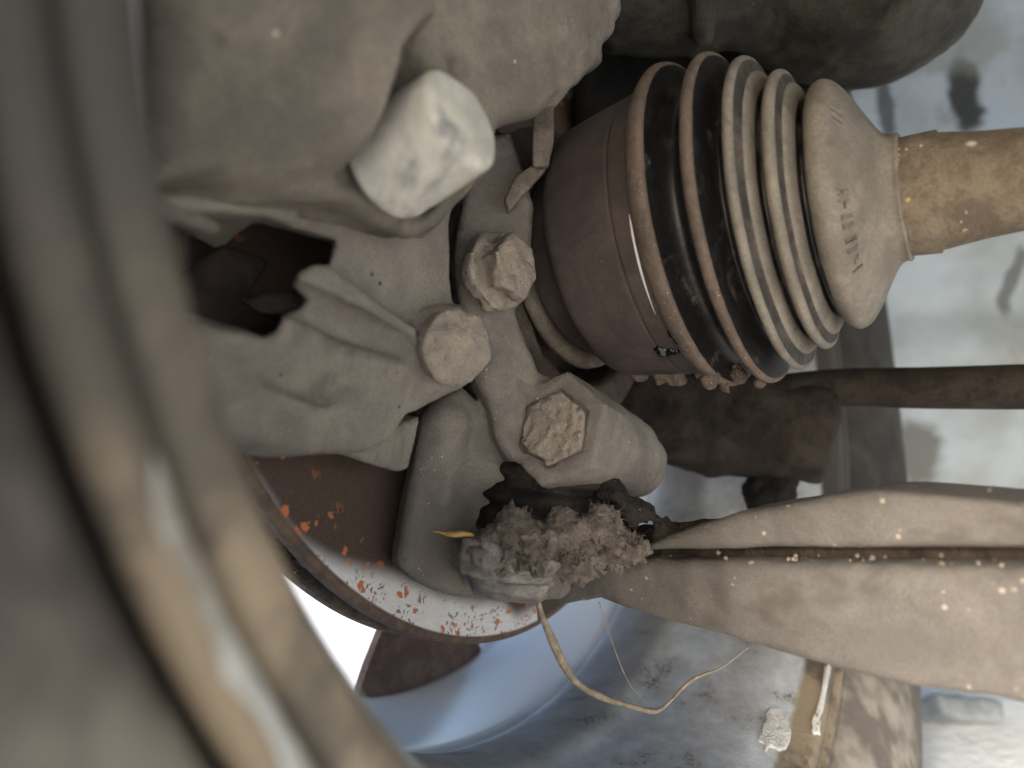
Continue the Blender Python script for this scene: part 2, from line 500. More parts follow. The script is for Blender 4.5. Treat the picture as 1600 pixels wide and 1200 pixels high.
def rim_mat():
    m = N('grimy_silver_rim')
    r, s, th = hub_coord(m, rc)
    silver = rgb(212, 219, 225)
    n1 = m.noise(60, 6, 0.7); n2 = m.noise(900, 3, 0.7); n3 = m.noise(25, 4, 0.6)
    sw = m.math('ADD', s, m.math('MULTIPLY', m.math('SUBTRACT', n3, 0.5), 0.012))
    # brake dust lies in the well between the two ridges, thin film elsewhere
    well = m.math('MULTIPLY', m.ramp(sw, -0.010, -0.004), m.ramp(sw, 0.030, 0.018))
    grit = m.ramp(n2, 0.42, 0.62)
    film = m.math('MULTIPLY', m.ramp(sw, -0.006, 0.0), m.ramp(n1, 0.30, 0.62, 0.10, 0.6))
    col = m.mix(film, silver, rgb(150, 142, 132))
    col = m.mix(m.math('MULTIPLY', well, 0.6), col, rgb(98, 90, 82))
    col = m.mix(m.math('MULTIPLY', m.math('MULTIPLY', m.ramp(sw, -0.004, 0.01), m.ramp(n1, 0.56, 0.66)), m.math('MULTIPLY', grit, 0.85)), col, rgb(52, 48, 45))
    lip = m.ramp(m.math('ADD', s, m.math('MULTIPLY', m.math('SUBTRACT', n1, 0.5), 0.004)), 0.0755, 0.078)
    col = m.mix(lip, col, m.mix(m.math('MULTIPLY', m.ramp(m.noise(45, 4, 0.7), 0.40, 0.56, 0.25, 1.0), m.math('MAXIMUM', m.ramp(th, 1.68, 1.98), m.math('LESS_THAN', th, -2.55))), rgb(72, 68, 62), rgb(146, 130, 107)))  # tan lip; shade painted dark over its upper part
    col = m.mix(m.ramp(s, -0.043, -0.049), col, rgb(110, 84, 74))
    ro = m.ramp(sw, -0.008, 0.0, 0.28, 0.75)
    return m.out(Base_Color=col, Roughness=ro, Metallic=0.0, Normal=m.bump(m.math('MULTIPLY', n2, m.ramp(sw, -0.008, 0.0)), 0.0003), **{'Coat_Weight': m.ramp(sw, -0.006, -0.012, 0.0, 0.25), 'Coat_Roughness': 0.2})
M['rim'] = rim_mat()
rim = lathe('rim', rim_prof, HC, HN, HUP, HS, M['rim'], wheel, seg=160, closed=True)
# tyre
ty = [(79, 187.2), (82.5, 188.6), (86.5, 191.6), (90.5, 197), (96, 206), (102, 220), (105, 235), (105.5, 248), (103, 262), (97, 274), (90, 282), (80, 288), (60, 290.5), (10, 291), (-45, 290.5), (-70, 287), (-84, 276), (-93, 255), (-95, 238), (-90, 215), (-82, 192), (-74, 183), (-60, 176), (60, 176)]
ty_r = resample(ty[:13], 3) + ty[13:]
LIT_MUD_END = 3.75
def tyre_mat():
    m = N('tyre_rubber')
    r, s_, th = hub_coord(m, centre_of(ty_r, HC))
    a = m.noise(30, 4, 0.65, dist=0.4); b = m.noise(600, 2, 0.7); c = m.noise(12, 3, 0.6)
    rub = m.mix(m.ramp(a, 0.35, 0.65), rgb(46, 44, 42), rgb(70, 66, 61))
    # lower front sidewall painted paler for the light there, blotched like dried mud
    w = m.math('ADD', th, m.math('MULTIPLY', m.math('SUBTRACT', c, 0.5), 0.8))
    th2 = m.math('ADD', th, m.math('MULTIPLY', m.math('LESS_THAN', th, 0.0), 2 * math.pi))
    w = m.math('ADD', th2, m.math('MULTIPLY', m.math('SUBTRACT', c, 0.5), 0.8))
    lit_mud = m.math('MULTIPLY', m.ramp(w, 1.62, 2.0), m.ramp(a, 0.25, 0.55, 0.8, 1.0))
    lit_mud = m.math('MULTIPLY', lit_mud, m.ramp(w, LIT_MUD_END + .25, LIT_MUD_END - .15))
    col = m.mix(lit_mud, rub, m.mix(m.ramp(m.noise(38, 3, 0.6), 0.40, 0.60), rgb(104, 96, 89), rgb(156, 147, 135)))
    return m.out(Base_Color=col, Roughness=0.9, Normal=m.bump(m.math('ADD', a, m.math('MULTIPLY', b, 0.3)), 0.0006))
tm = tyre_mat()
lathe('tyre', ty_r, HC, HN, HUP, HS, tm, wheel, seg=160, closed=True)
# spokes with open windows between them
th_edge = hub_angle(569, 1040, -52)[0]
def spoke(th):
    V = []; fs = []
    rs = [(40, 24), (70, 20), (110, 17), (140, 18), (152.5, 20)]
    for R, hw in rs:
        w = math.degrees(hw / R) * 0.7 if R < 120 else hw * 0.68
        for s in (-53, -47):
            for k in (-1, -0.6, 0, 0.6, 1):
                V.append(hub(s - (2.5 if s == -47 and abs(k) == 1 else 0), R, th + k * w))
    n = 10
    for i in range(len(rs) - 1):
        for k in range(4):
            fs.append((i * n + 5 + k, i * n + 6 + k, (i + 1) * n + 6 + k, (i + 1) * n + 5 + k))
            fs.append((i * n + k + 1, i * n + k, (i + 1) * n + k, (i + 1) * n + k + 1))
        fs.append((i * n, i * n + 5, (i + 1) * n + 5, (i + 1) * n))
        fs.append((i * n + 9, i * n + 4, (i + 1) * n + 4, (i + 1) * n + 9))
    o = link('spoke', V, fs, M['spoke'], wheel, False)
    fixn(o)
M['spoke'] = dusty('brake_dust_on_spoke', rgb(122, 102, 92), rgb(98, 80, 72), bump=0.0002, rough=0.6)
SP_W = 18 * 0.68
for k in range(5):
    spoke(th_edge + SP_W + 72 * k)
lathe('wheel_hub', [(-46, 30), (-46, 48), (-62, 48), (-62, 30)], HC, HN, HUP, HS, M['spoke'], wheel, seg=48, closed=True, smooth=False)
# peeled white paint beside the rolled lip of the rim, far lower side
def flake(px, py, w, h, seedv, s0, parent):
    rr = random.Random(seedv)
    P = []
    n = 16
    th, R0 = hub_angle(px, py, s0)
    for k in range(n):
        a = 2 * math.pi * k / n
        q = 0.6 + 0.7 * rr.random()
        P.append((w * q * math.cos(a), h * q * math.sin(a)))
    V = []
    for lift in (0.2, 1.0):
        for du, dv in P:
            R = np.interp(s0 + du, [66, 72, 78, 82, 84.2, 86], [165, 167.6, 170.6, 172.7, 173.9, 175])
            V.append(hub(s0 + du, R - lift - 0.6 * rr.random() * (lift > .5), th + math.degrees(dv / 165)))
    V.append(np.mean(V[n:], 0))
    fs = [(k, (k + 1) % n, n + (k + 1) % n, n + k) for k in range(n)] + [(n + k, n + (k + 1) % n, 2 * n) for k in range(n)] + [tuple(range(n))[::-1]]
    o = link('paint_flake', V, fs, M['flake'], parent, False)
    fixn(o)
flake(1216, 1172, 3.4, 11, 1, 73.5, rim)
flake(1222, 1200, 3.4, 9, 2, 74, rim)
flake(1300, 1110, 0.9, 17, 3, 84.2, rim)
flake(1284, 1175, 1.2, 5, 4, 84.2, rim)
# white scuffed band on the near side of the lip
def scuff():
    a0, a1 = 106.5, 150
    th = np.linspace(a0, a1, 160); n = len(th)
    nz = np.interp(th, np.linspace(a0, a1, 34), RNG.random(34)); nz2 = np.interp(th, np.linspace(a0, a1, 34), RNG.random(34))
    V = []
    lipR = [181.9, 182.6, 183.3, 184.3, 185.2]; lipS = [86.15, 86.5, 86.75, 86.95, 86.75]
    for j in range(6):
        for i, t in enumerate(th):
            r0 = 182.2 + 0.7 * nz2[i]; r1 = 184.1 + 1.0 * nz[i] - 1.5 * max(0, 1 - (t - a0) / 1.5)
            r = r0 + (r1 - r0) * j / 5
            V.append(hub(np.interp(r, lipR, lipS) + .3, r, t))
    fs = [(j * n + i, j * n + i + 1, (j + 1) * n + i + 1, (j + 1) * n + i) for j in range(5) for i in range(n - 1)]
    o = link('white_scuff', V, fs, M['scuff'], rim)
    fixn(o)
M['scuff'] = dusty('white_scuff', rgb(205, 206, 200), rgb(150, 140, 126), big=60, rough=0.5, bump=0.0003)

# ================================================================== BRAKE DISC
disc = thing('brake_disc', hub(-12, 128, 180), 'vented steel brake disc, rusty brown with orange spots and a worn edge painted bright as reflection', 'brake disc')
dp = [(-1.2, 70), (0, 72), (0, 125.6), (-0.5, 126.2), (-0.9, 127.4), (-1.4, 128), (-4.6, 128), (-5.0, 127.4), (-5.0, 70)]
dc = centre_of(dp, HC)
def disc_mat():
    m = N('worn_disc')
    r, s, th = hub_coord(m, dc)
    sw = m.t.nodes.new('ShaderNodeCombineXYZ')
    m.t.links.new(m.math('MULTIPLY', r, 60.0), sw.inputs[0]); m.t.links.new(th, sw.inputs[1])
    grooves = m.noise(28, 3, 0.7, co=sw.outputs[0])
    face = m.ramp(r, 0.1250, 0.1258, 1.0, 0.0)
    wob = m.t.nodes.new('ShaderNodeTexNoise'); m.set(wob, Vector=m.co, Scale=380.0, Detail=2.0)
    wsub = m.t.nodes.new('ShaderNodeVectorMath'); wsub.operation = 'MULTIPLY_ADD'
    m.t.links.new(wob.outputs['Color'], wsub.inputs[0]); wsub.inputs[1].default_value = (.0045, .0045, .0045); m.t.links.new(m.co, wsub.inputs[2])
    spots = m.math('MULTIPLY', m.ramp(m.math('ADD', m.vor(190, co=wsub.outputs[0]), m.math('MULTIPLY', m.noise(700, 2), 0.16)), 0.36, 0.28), m.math('MULTIPLY', m.ramp(m.noise(90, 2), 0.40, 0.47), m.ramp(r, 0.108, 0.119)))
    pits = m.math('MULTIPLY', m.ramp(m.vor(560, co=wsub.outputs[0]), 0.38, 0.26), m.ramp(m.noise(160, 2), 0.44, 0.52))
    steel = m.mix(m.ramp(grooves, 0.3, 0.7), rgb(222, 219, 216), rgb(236, 234, 232))
    rust = m.mix(m.ramp(m.noise(200, 4), 0.3, 0.7), rgb(92, 76, 66), rgb(124, 101, 86))
    # brown film on the swept face, its edge bent to paint in a reflection
    rw = m.math('ADD', r, m.math('MULTIPLY', m.math('SUBTRACT', m.noise(28, 3), 0.5), 0.005))
    ths = m.math('ADD', m.ramp(th, 2.56, 2.15, 0.0, 0.0125), m.ramp(m.math('ABSOLUTE', th), 2.95, 3.05, 0.0, 0.006))
    film = m.ramp(m.math('SUBTRACT', rw, ths), 0.1178, 0.1112)
    col = m.mix(film, steel, m.mix(m.ramp(m.noise(1100, 3), 0.3, 0.7), rgb(72, 56, 47), rgb(84, 66, 55)))
    col = m.mix(m.math('MULTIPLY', pits, m.math('SUBTRACT', 1.0, film)), col, rgb(150, 126, 120))
    col = m.mix(spots, col, rgb(200, 118, 72))
    col = m.mix(face, rust, col)
    met = m.math('MULTIPLY', m.math('MULTIPLY', face, m.math('SUBTRACT', 1.0, m.math('MAXIMUM', film, m.math('MAXIMUM', spots, pits)))), 0.6)
    return m.out(Base_Color=col, Metallic=met, Roughness=m.math('SUBTRACT', 0.75, m.math('MULTIPLY', met, 0.35)), Normal=m.bump(m.math('ADD', grooves, m.noise(1500, 2)), 0.00006))
M['disc'] = disc_mat()
M['disc_edge'] = dusty('rusty_disc_edge', rgb(140, 124, 112), rgb(98, 86, 79), fine=1600, bump=0.0005, specks=((rgb(190, 170, 150), 700, .22, .55),))
lathe('inboard_plate', dp, HC, HN, HUP, HS, M['disc'], disc, seg=220, closed=True, smooth=False)
lathe('outboard_plate', [(-14, 70), (-14, 127.2), (-14.6, 128), (-19, 128), (-20, 127), (-20, 70)], HC, HN, HUP, HS, M['disc_edge'], disc, seg=220, closed=True, smooth=False)
for k in range(60):
    th = k * 6
    V = [hub(s, R, th + d) for s in (-14.2, -4.8) for R, d in ((74, -.9), (74, .9), (125.5, .8), (125.5, -.8))]
    o = link('vane', V, [(0, 1, 2, 3), (4, 5, 6, 7), (0, 1, 5, 4), (1, 2, 6, 5), (2, 3, 7, 6), (3, 0, 4, 7)], M['disc_edge'], disc, False); fixn(o)
lathe('disc_hat', [(-30, 30), (-46, 30), (-46, 68), (-19, 71), (-14, 71), (-14, 66), (-30, 63)], HC, HN, HUP, HS, M['disc_edge'], disc, seg=64, closed=True, smooth=False)

# ================================================================== CAR BODY behind (inner wing)
def panel_mat():
    m = N('pale_blue_inner_wing')
    n1 = m.noise(9, 6, 0.65); n2 = m.noise(60, 5, 0.7)
    col = m.mix(m.ramp(n1, 0.35, 0.65), rgb(186, 198, 207), rgb(160, 167, 169))
    col = m.mix(m.ramp(m.noise(22, 5, 0.7), 0.58, 0.72, 0, .55), col, rgb(138, 130, 118))
    st = m.noise(14, 4, 0.6, co=m.map(scale=(1.4, 1, .35), rot=(0, math.radians(-20), 0)), dist=0.8)
    col = m.mix(m.ramp(st, 0.66, 0.74, 0, .5), col, rgb(110, 108, 102))
    cx = np.array([490.0, 556.0, 200.0])
    for px, py, rx, rz, cc, am in ((1505, 150, 16, 42, rgb(52, 52, 48), .95), (1392, 170, 8, 40, rgb(66, 68, 64), .8), (1445, 715, 22, 34, rgb(96, 92, 86), .85), (1570, 440, 7, 34, rgb(84, 86, 84), .8), (1480, 60, 60, 34, rgb(140, 142, 130), .6)):
        P = (pt(px, py, 545) - cx) * 0.001
        mp = m.t.nodes.new('ShaderNodeVectorMath'); mp.operation = 'SUBTRACT'; m.t.links.new(m.co, mp.inputs[0]); mp.inputs[1].default_value = P
        sc_ = m.t.nodes.new('ShaderNodeVectorMath'); sc_.operation = 'MULTIPLY'; m.t.links.new(mp.outputs[0], sc_.inputs[0]); sc_.inputs[1].default_value = (1000.0 / rx, 0.0, 1000.0 / rz)
        ln = m.t.nodes.new('ShaderNodeVectorMath'); ln.operation = 'LENGTH'; m.t.links.new(sc_.outputs[0], ln.inputs[0])
        mk = m.ramp(m.math('ADD', ln.outputs['Value'], m.math('MULTIPLY', m.math('SUBTRACT', m.noise(45, 5, 0.7), 0.5), 1.4)), 1.1, 0.6, 0.0, am)
        col = m.mix(mk, col, cc)
    return m.out(Base_Color=col, Roughness=0.55, Normal=m.bump(n2, 0.0006))
M['panel'] = panel_mat()
scuff()
# curved pressed panel: view-frame x 150..900, z 420..-150 at depth ~520
def panel():
    V = []; nx, nz = 40, 40
    for j in range(nz + 1):
        for i in range(nx + 1):
            x = 40 + 900 * i / nx; z = -120 + 640 * j / nz
            y = 560 - 0.10 * (x - 300) + 14 * math.sin(x / 90.0) + 10 * math.sin(z / 60.0 + x / 140.0) + 22 * math.exp(-((z - 70) / 26.0) ** 2)
            V.append((x, y, z))
    m = len(V)
    V += [(a, b + 3, c) for a, b, c in V]
    w = nx + 1
    q = [(j * w + i, j * w + i + 1, (j + 1) * w + i + 1, (j + 1) * w + i) for j in range(nz) for i in range(nx)]
    fs = q + [tuple(m + k for k in f[::-1]) for f in q]
    fs += [(i, m + i, m + i + 1, i + 1) for i in range(nx)]
    o = link('inner_wing_panel', V, fs, M['panel']); fixn(o)
    return tag(o, 'pale blue-grey dirt-streaked inner wing panel far behind the drive shaft', 'body panel')
panel()

# ================================================================== DRIVE SHAFT
ds = thing('drive_shaft', AC - np.array([0, 0, 55.0]), 'drive shaft with dark joint housing and dusty ribbed rubber boot', 'drive shaft')
TT = np.arange(-80, 170, 0.25)
_u = np.clip((TT + 8) / 48, 0, 1); _u = _u * _u * (3 - 2 * _u)
_el = 0.13 + (0.005 - 0.13) * np.clip((TT + 7) / 4, 0, 1)                     # the joint is bent: housing follows the hub, shaft runs flatter
_dir = np.stack([0.808 * np.ones_like(TT), -0.589 * np.ones_like(TT), _el], 1); _dir /= np.linalg.norm(_dir, axis=1)[:, None]
_nor = np.stack([0.808 * np.ones_like(TT), -0.589 * np.ones_like(TT), 0.14 - 0.03 * _u - 0.10 * np.clip((TT - 46) / 14, 0, 1)], 1); _nor /= np.linalg.norm(_nor, axis=1)[:, None]
_cen = np.cumsum(_dir * 0.25, 0); _k0 = int(np.argmin(abs(TT + 5))); _cen = _cen - _cen[_k0] + np.array([61.4, 202.4, 49.4])
def afr(t, th, R):
    """point at axial station t, angle th (radians, 0 up, 90 deg towards the camera), radius R"""
    t = np.asarray(t, float); th = np.asarray(th, float); R = np.asarray(R, float)
    c = np.stack([np.interp(t, TT, _cen[:, q]) for q in range(3)], -1)
    n = np.stack([np.interp(t, TT, _nor[:, q]) for q in range(3)], -1)
    up = np.array([0, 0, 1.0]) - n * n[..., 2:3]; up = up / np.linalg.norm(up, axis=-1, keepdims=True)
    sd = np.cross(n, up)
    return c + R[..., None] * (np.cos(th)[..., None] * up + np.sin(th)[..., None] * sd)
def alathe(name, prof, mat, parent=ds, seg=144, step=None, closed=False):
    p = np.array(resample(prof, step) if step else prof)
    th = np.linspace(0, 2 * np.pi, seg + 1)[:seg]
    m = len(p)
    sag = (0.22 * np.sin(2 * th + 0.7) + 0.12 * np.sin(5 * th + 1.9) + 0.07 * np.sin(11 * th)) if name.startswith('boot_') else 0 * th   # moulded rubber is never quite round
    V = afr(np.repeat(p[:, 0], seg) + 0.8 * np.tile(sag, m), np.tile(th, m), np.repeat(p[:, 1], seg) + np.tile(sag, m))
    fs = [(j * seg + i, j * seg + (i + 1) % seg, ((j + 1) % m) * seg + (i + 1) % seg, ((j + 1) % m) * seg + i) for j in range(m if closed else m - 1) for i in range(seg)]
    o = link(name, V, fs, mat, parent); fixn(o)
    return o
alathe('joint_housing', [(-60, 20), (-60, 30), (-52, 32), (-44, 34), (-41.5, 36.5), (-40, 40), (-37.5, 42.6), (-33, 43.6), (-24, 44.6), (-16.4, 45.2), (-16, 44.8), (-15.6, 45.3), (-9.4, 46.0), (-8.8, 44), (-8.8, 20)], M['housing'], step=0.9, closed=True)
alathe('boot_seal_ring', [(-56, 32), (-56, 36.5), (-54.6, 38), (-52.5, 38), (-51.5, 36.5), (-51.5, 32)], M['seal'], closed=True)
boot = alathe('boot', [(-9.2, 41), (1, 40.2), (11, 38), (20, 33.6), (28, 28), (40, 17), (46, 13)], M['fold_black'], step=1.5)
folds = [
 ([(-9.3, 46.6), (-8.4, 48.4), (-6.6, 50.0), (-4.8, 50.6), (-3.5, 50.3), (-3.0, 49.2)], 'boot_crest'),
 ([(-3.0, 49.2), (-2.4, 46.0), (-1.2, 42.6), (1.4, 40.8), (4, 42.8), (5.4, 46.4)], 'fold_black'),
 ([(5.4, 46.4), (6.2, 48.6), (7.4, 49.6), (8.6, 49.5), (9.3, 48.2)], 'boot_crest'),
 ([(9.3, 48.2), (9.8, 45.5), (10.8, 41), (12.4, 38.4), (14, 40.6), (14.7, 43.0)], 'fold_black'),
 ([(14.7, 43.0), (15.4, 45.0), (16.3, 45.8), (17.3, 45.6), (17.9, 44.4)], 'boot_dust'),
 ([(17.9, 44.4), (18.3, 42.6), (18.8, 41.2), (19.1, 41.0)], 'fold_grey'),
 ([(19.1, 41.0), (19.6, 40.4), (20.2, 38.6), (20.6, 36.2)], 'boot_dust'),
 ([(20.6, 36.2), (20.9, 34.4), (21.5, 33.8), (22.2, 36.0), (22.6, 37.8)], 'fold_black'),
 ([(22.6, 37.8), (23.3, 39.3), (24.3, 39.9), (25.3, 39.5), (25.9, 38.2)], 'boot_dust'),
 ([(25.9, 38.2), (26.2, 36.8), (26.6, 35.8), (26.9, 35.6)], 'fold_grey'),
 ([(26.9, 35.6), (27.6, 34.8), (28.3, 32.6), (28.7, 30.6)], 'boot_dust'),
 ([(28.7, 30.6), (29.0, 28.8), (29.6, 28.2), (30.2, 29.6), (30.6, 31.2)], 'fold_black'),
 ([(30.6, 31.2), (31.4, 33.0), (32.8, 34.2), (34.6, 34.4), (36.8, 32.8), (39.6, 28.4), (42.6, 22.4), (45.0, 18.2), (46.6, 16.9), (48.0, 16.7), (48.3, 16.9), (48.8, 16.5), (49, 15)], 'boot_dust')]
M['boot_crest'] = dusty('tan_dust_on_rubber', rgb(128, 113, 101), rgb(106, 93, 84), fine=2600, bump=0.00025, specks=((rgb(175, 160, 140), 900, .2, .55),))
for p, mt in folds:
    alathe('boot_fold' if mt in ('boot_crest', 'boot_dust') else 'boot_groove', p, M[mt], boot, step=0.45)
alathe('shaft', [(46, 8), (46, 15.4), (47.5, 15.6), (56.4, 15.7), (56.8, 14.9), (58.5, 14.6), (66, 13.2), (74, 12.2), (90, 12.0), (150, 12.0), (150, 4)], M['shaft'], seg=96)
# moulded characters on the boot's small end, worn past reading
def cap_prof(t): return np.interp(t, [32.8, 34.6, 36.8, 39.6, 42.6], [34.2, 34.4, 32.8, 28.4, 22.4])
def mark(t, th, dt, dth):
    V = []
    for lift in (-0.3, 0.34):
        for a, b in ((0, 0), (1, 0), (1, 1), (0, 1)):
            tt = t + dt * a; w = math.radians(th + dth * b)
            V.append(afr(tt + lift * 0.6, w, cap_prof(tt) + lift * 0.8))
    o = link('moulded_mark', V, [(0, 1, 2, 3), (4, 5, 6, 7), (0, 1, 5, 4), (1, 2, 6, 5), (2, 3, 7, 6), (3, 0, 4, 7)], M['boot_dust'], boot, False); fixn(o)
rr = random.Random(7)
for base, cnt in ((34, 6), (96, 8)):
    for k in range(cnt):
        a = base + k * 5.2
        for q in range(3):
            if rr.random() < .5: mark(37.4 + rr.random() * 1.6, a + rr.random() * 2.2, 0.25, 2.2)
            else: mark(37.2, a + rr.choice((0, 1.2, 2.4)), 2.0, 0.6)
# scratch on the housing, its glint painted white, and wet grease at the boot's lip
def strip_on_housing(name, pts, mat, lift, widths):
    V = []
    for (t, th), w in zip(pts, widths):
        R = np.interp(t, [-40, -37.5, -33, -24, -16, -9.4], [40, 42.6, 43.6, 44.6, 45.2, 46.0]) + lift
        for dt in (-w, w):
            V.append(afr(t + dt, math.radians(th), R))
    n = len(pts)
    fs = [(2 * i, 2 * i + 1, 2 * i + 3, 2 * i + 2) for i in range(n - 1)]
    o = link(name, V, fs, mat, ds); fixn(o); return o
HT, HR = [-40, -37.5, -33, -24, -16, -9.4, -4.8, 1.4, 7.6, 12], [40, 42.6, 43.6, 44.6, 45.2, 46.0, 50.6, 48, 49.6, 46]
def house_tt(px, py):
    t, th = np.meshgrid(np.arange(-44, 12, 0.5), np.radians(np.arange(20, 178, 0.5)), indexing='ij')
    P = afr(t, th, np.interp(t, HT, HR))
    e = np.abs(800 + F * P[..., 0] / P[..., 1] - px) + np.abs(600 - F * P[..., 2] / P[..., 1] - py)
    k = np.unravel_index(np.argmin(e), e.shape)
    return float(t[k]), float(np.degrees(th[k])), P[k]
sc = [house_tt(*q) for q in ((984, 335), (1025, 490))]
pts = [(sc[0][0] + (sc[1][0] - sc[0][0]) * k / 11, sc[0][1] + (sc[1][1] - sc[0][1]) * k / 11) for k in range(12)]
strip_on_housing('scratch_glint_strip', pts, M['bright'], 0.35, [.05, .22, .3, .3, .34, .34, .3, .26, .22, .16, .1, .03])

mud = []
rmd = random.Random(5)
for a, b in ((1000, 590), (1030, 598), (1060, 606), (1090, 615), (1110, 622), (1130, 626), (1160, 624), (1075, 560), (1060, 585), (1185, 612)):
    t, th, P = house_tt(a, b)
    mud.append((P + np.array([rmd.uniform(-1, 1), 0, rmd.uniform(-1, 1)]), rmd.uniform(1.6, 3.0)))
def mudf():
    d = sphere(*mud[0])
    for c, r in mud[1:]: d = su(d, sphere(c, r), 2.0)
    return d
lo, hi = box_of([q[0] for q in mud], 6)
M['mud'] = dusty('crumbly_mud', rgb(128, 114, 102), rgb(98, 86, 78), fine=2200, bump=0.0004, specks=((rgb(165, 150, 130), 900, .2, .55),))
sdf_mesh('mud_crust', mudf, lo, hi, 0.5, M['mud'], ds, rough=((3.0, 1.2), (1.4, .6)))
gre = [house_tt(a, b)[2] for a, b in ((1030, 545), (1042, 551), (1052, 548), (1060, 530), (1050, 518), (1090, 588))]
def gref():
    d = sphere(gre[0], 1.6)
    for c in gre[1:]: d = su(d, sphere(c, 1.5), 1.2)
    return d
lo, hi = box_of(gre, 4)
sdf_mesh('wet_grease', gref, lo, hi, 0.35, M['grease'], ds, rough=((1.6, .6), (.8, .25)))

# ================================================================== STEERING KNUCKLE
kn = thing('steering_knuckle', pt(760, 940, 190), 'dust-caked cast steering knuckle between brake bracket and joint housing', 'knuckle')
PK = plane3((785, 420, 190), (870, 660, 190), (740, 640, 184))
CL0 = pt(864, 668, 182); CLD = nrm([0.50, 0.82, -0.26])
LOBE = plane3((650, 850, 180), (700, 640, 187), (850, 900, 196))
def knuckle():
    d = slab([(735, 215), (800, 200), (838, 320), (832, 400), (806, 480), (826, 535), (846, 580), (905, 606), (930, 640), (905, 720), (800, 722), (776, 690), (766, 640), (742, 590), (722, 500), (712, 400)], PK, 22, 3.2)
    d = su(d, cyl(CL0 + CLD * 4, CL0 + CLD * 40 + np.array([6.0, 0, -2]), 15.6, 2.5, 14.0), 2.5)
    d = su(d, cyl(CL0 + CLD * 30 + np.array([5.0, 0, -2]), CL0 + CLD * 46 + np.array([9.0, 0, -4]), 11.5, 3.0), 2)
    d = su(d, hexp(CL0, CLD, 17.2, 16, 1.6, 0.12), 2.2)
    lob = slab([(662, 668), (690, 622), (722, 600), (762, 640), (780, 705), (800, 760), (900, 800), (930, 900), (880, 940), (800, 942), (700, 932), (648, 910), (622, 885), (630, 830), (644, 760)], LOBE, 11, 3.0)
    lob = su(lob, caps(on_plane(700, 660, LOBE), on_plane(690, 780, LOBE), 7.0, 3.0) + 1.0, 6)
    d = su(d, lob, 1.8)
    # hollow between lobe and clamp
    d = ss(d, sphere(pt(765, 800, 186), 8), 5)
    # pocket round the bolt head, packed with dust
    d = ss(d, hexp(CL0 - CLD * 4, CLD, 11.6, 5.6, 0.8, 0.05), 0.7)
    # seat of the upper bolt
    d = su(d, cyl(pt(772, 428, 196), pt(772, 428, 186) + np.array([1.5, 0, 0]), 10.5, 1.5), 3)
    return d
P_all = [pt(600, 180, 150), pt(600, 960, 165), pt(1060, 180, 235), pt(1060, 960, 235), pt(620, 940, 230)]
lo, hi = box_of([pt(610, 195, 175), pt(610, 195, 225), pt(1045, 955, 175), pt(1045, 955, 228)], 2)
kc = sdf_mesh('casting', knuckle, lo, hi, 0.85, M['knuckle'], kn, rough=((14, 0.3), (4, 0.2), (1.7, 0.16)))
# hub carrier behind the joint
def carrier():
    d = cyl(hub(4), hub(34), 54, 4)
    d = ss(d, cyl(hub(10), hub(60), 40, 2), 2)
    return d
sdf_mesh('hub_carrier', carrier, HC + np.array([-70, -60, -65]), HC + np.array([85, 75, 130]), 1.6, M['hub'], kn, rough=((9, 0.6), (3, 0.3)))
def bolt(name, parent, c, axis, R, h, mat, flange=None, spin=0.3, rough=((3.0, .25), (1.2, .15)), res=0.42, dome=0):
    axis = nrm(axis); c = np.asarray(c, float)
    def fn():
        d = hexp(c, axis, R, h, 0.9, spin)
        if flange: d = su(d, cyl(c - axis * 1.5, c + axis * flange[1], flange[0], 0.7), 1.2)
        if dome: d = su(d, ellip(c + axis * (h - 1), (R * .72, R * .72, dome), np.stack([nrm(np.cross([0, 0, 1], axis)), np.cross(axis, nrm(np.cross([0, 0, 1], axis))), axis])), 2.0)
        return d
    ext = max(R, flange[0] if flange else 0) + 2
    lo, hi = box_of([c - axis * 2, c + axis * (h + 2 + dome)], ext)
    return sdf_mesh(name, fn, lo, hi, res, mat, parent, rough)
bolt('clamp_bolt', kn, CL0 + CLD * 2.2 + np.array([0.4, 0, -.3]), -CLD, 10.9, 3.6, M['caked'], spin=-0.05, rough=((3.5, .5), (1.4, .45), (.8, .28)))
bolt('flange_bolt', kn, pt(774, 426, 186), [0.70, -0.70, 0.08], 8.9, 9.5, M['caked'], flange=(11.2, 2.6), spin=0.2, rough=((4, 1.2), (1.8, .5)))

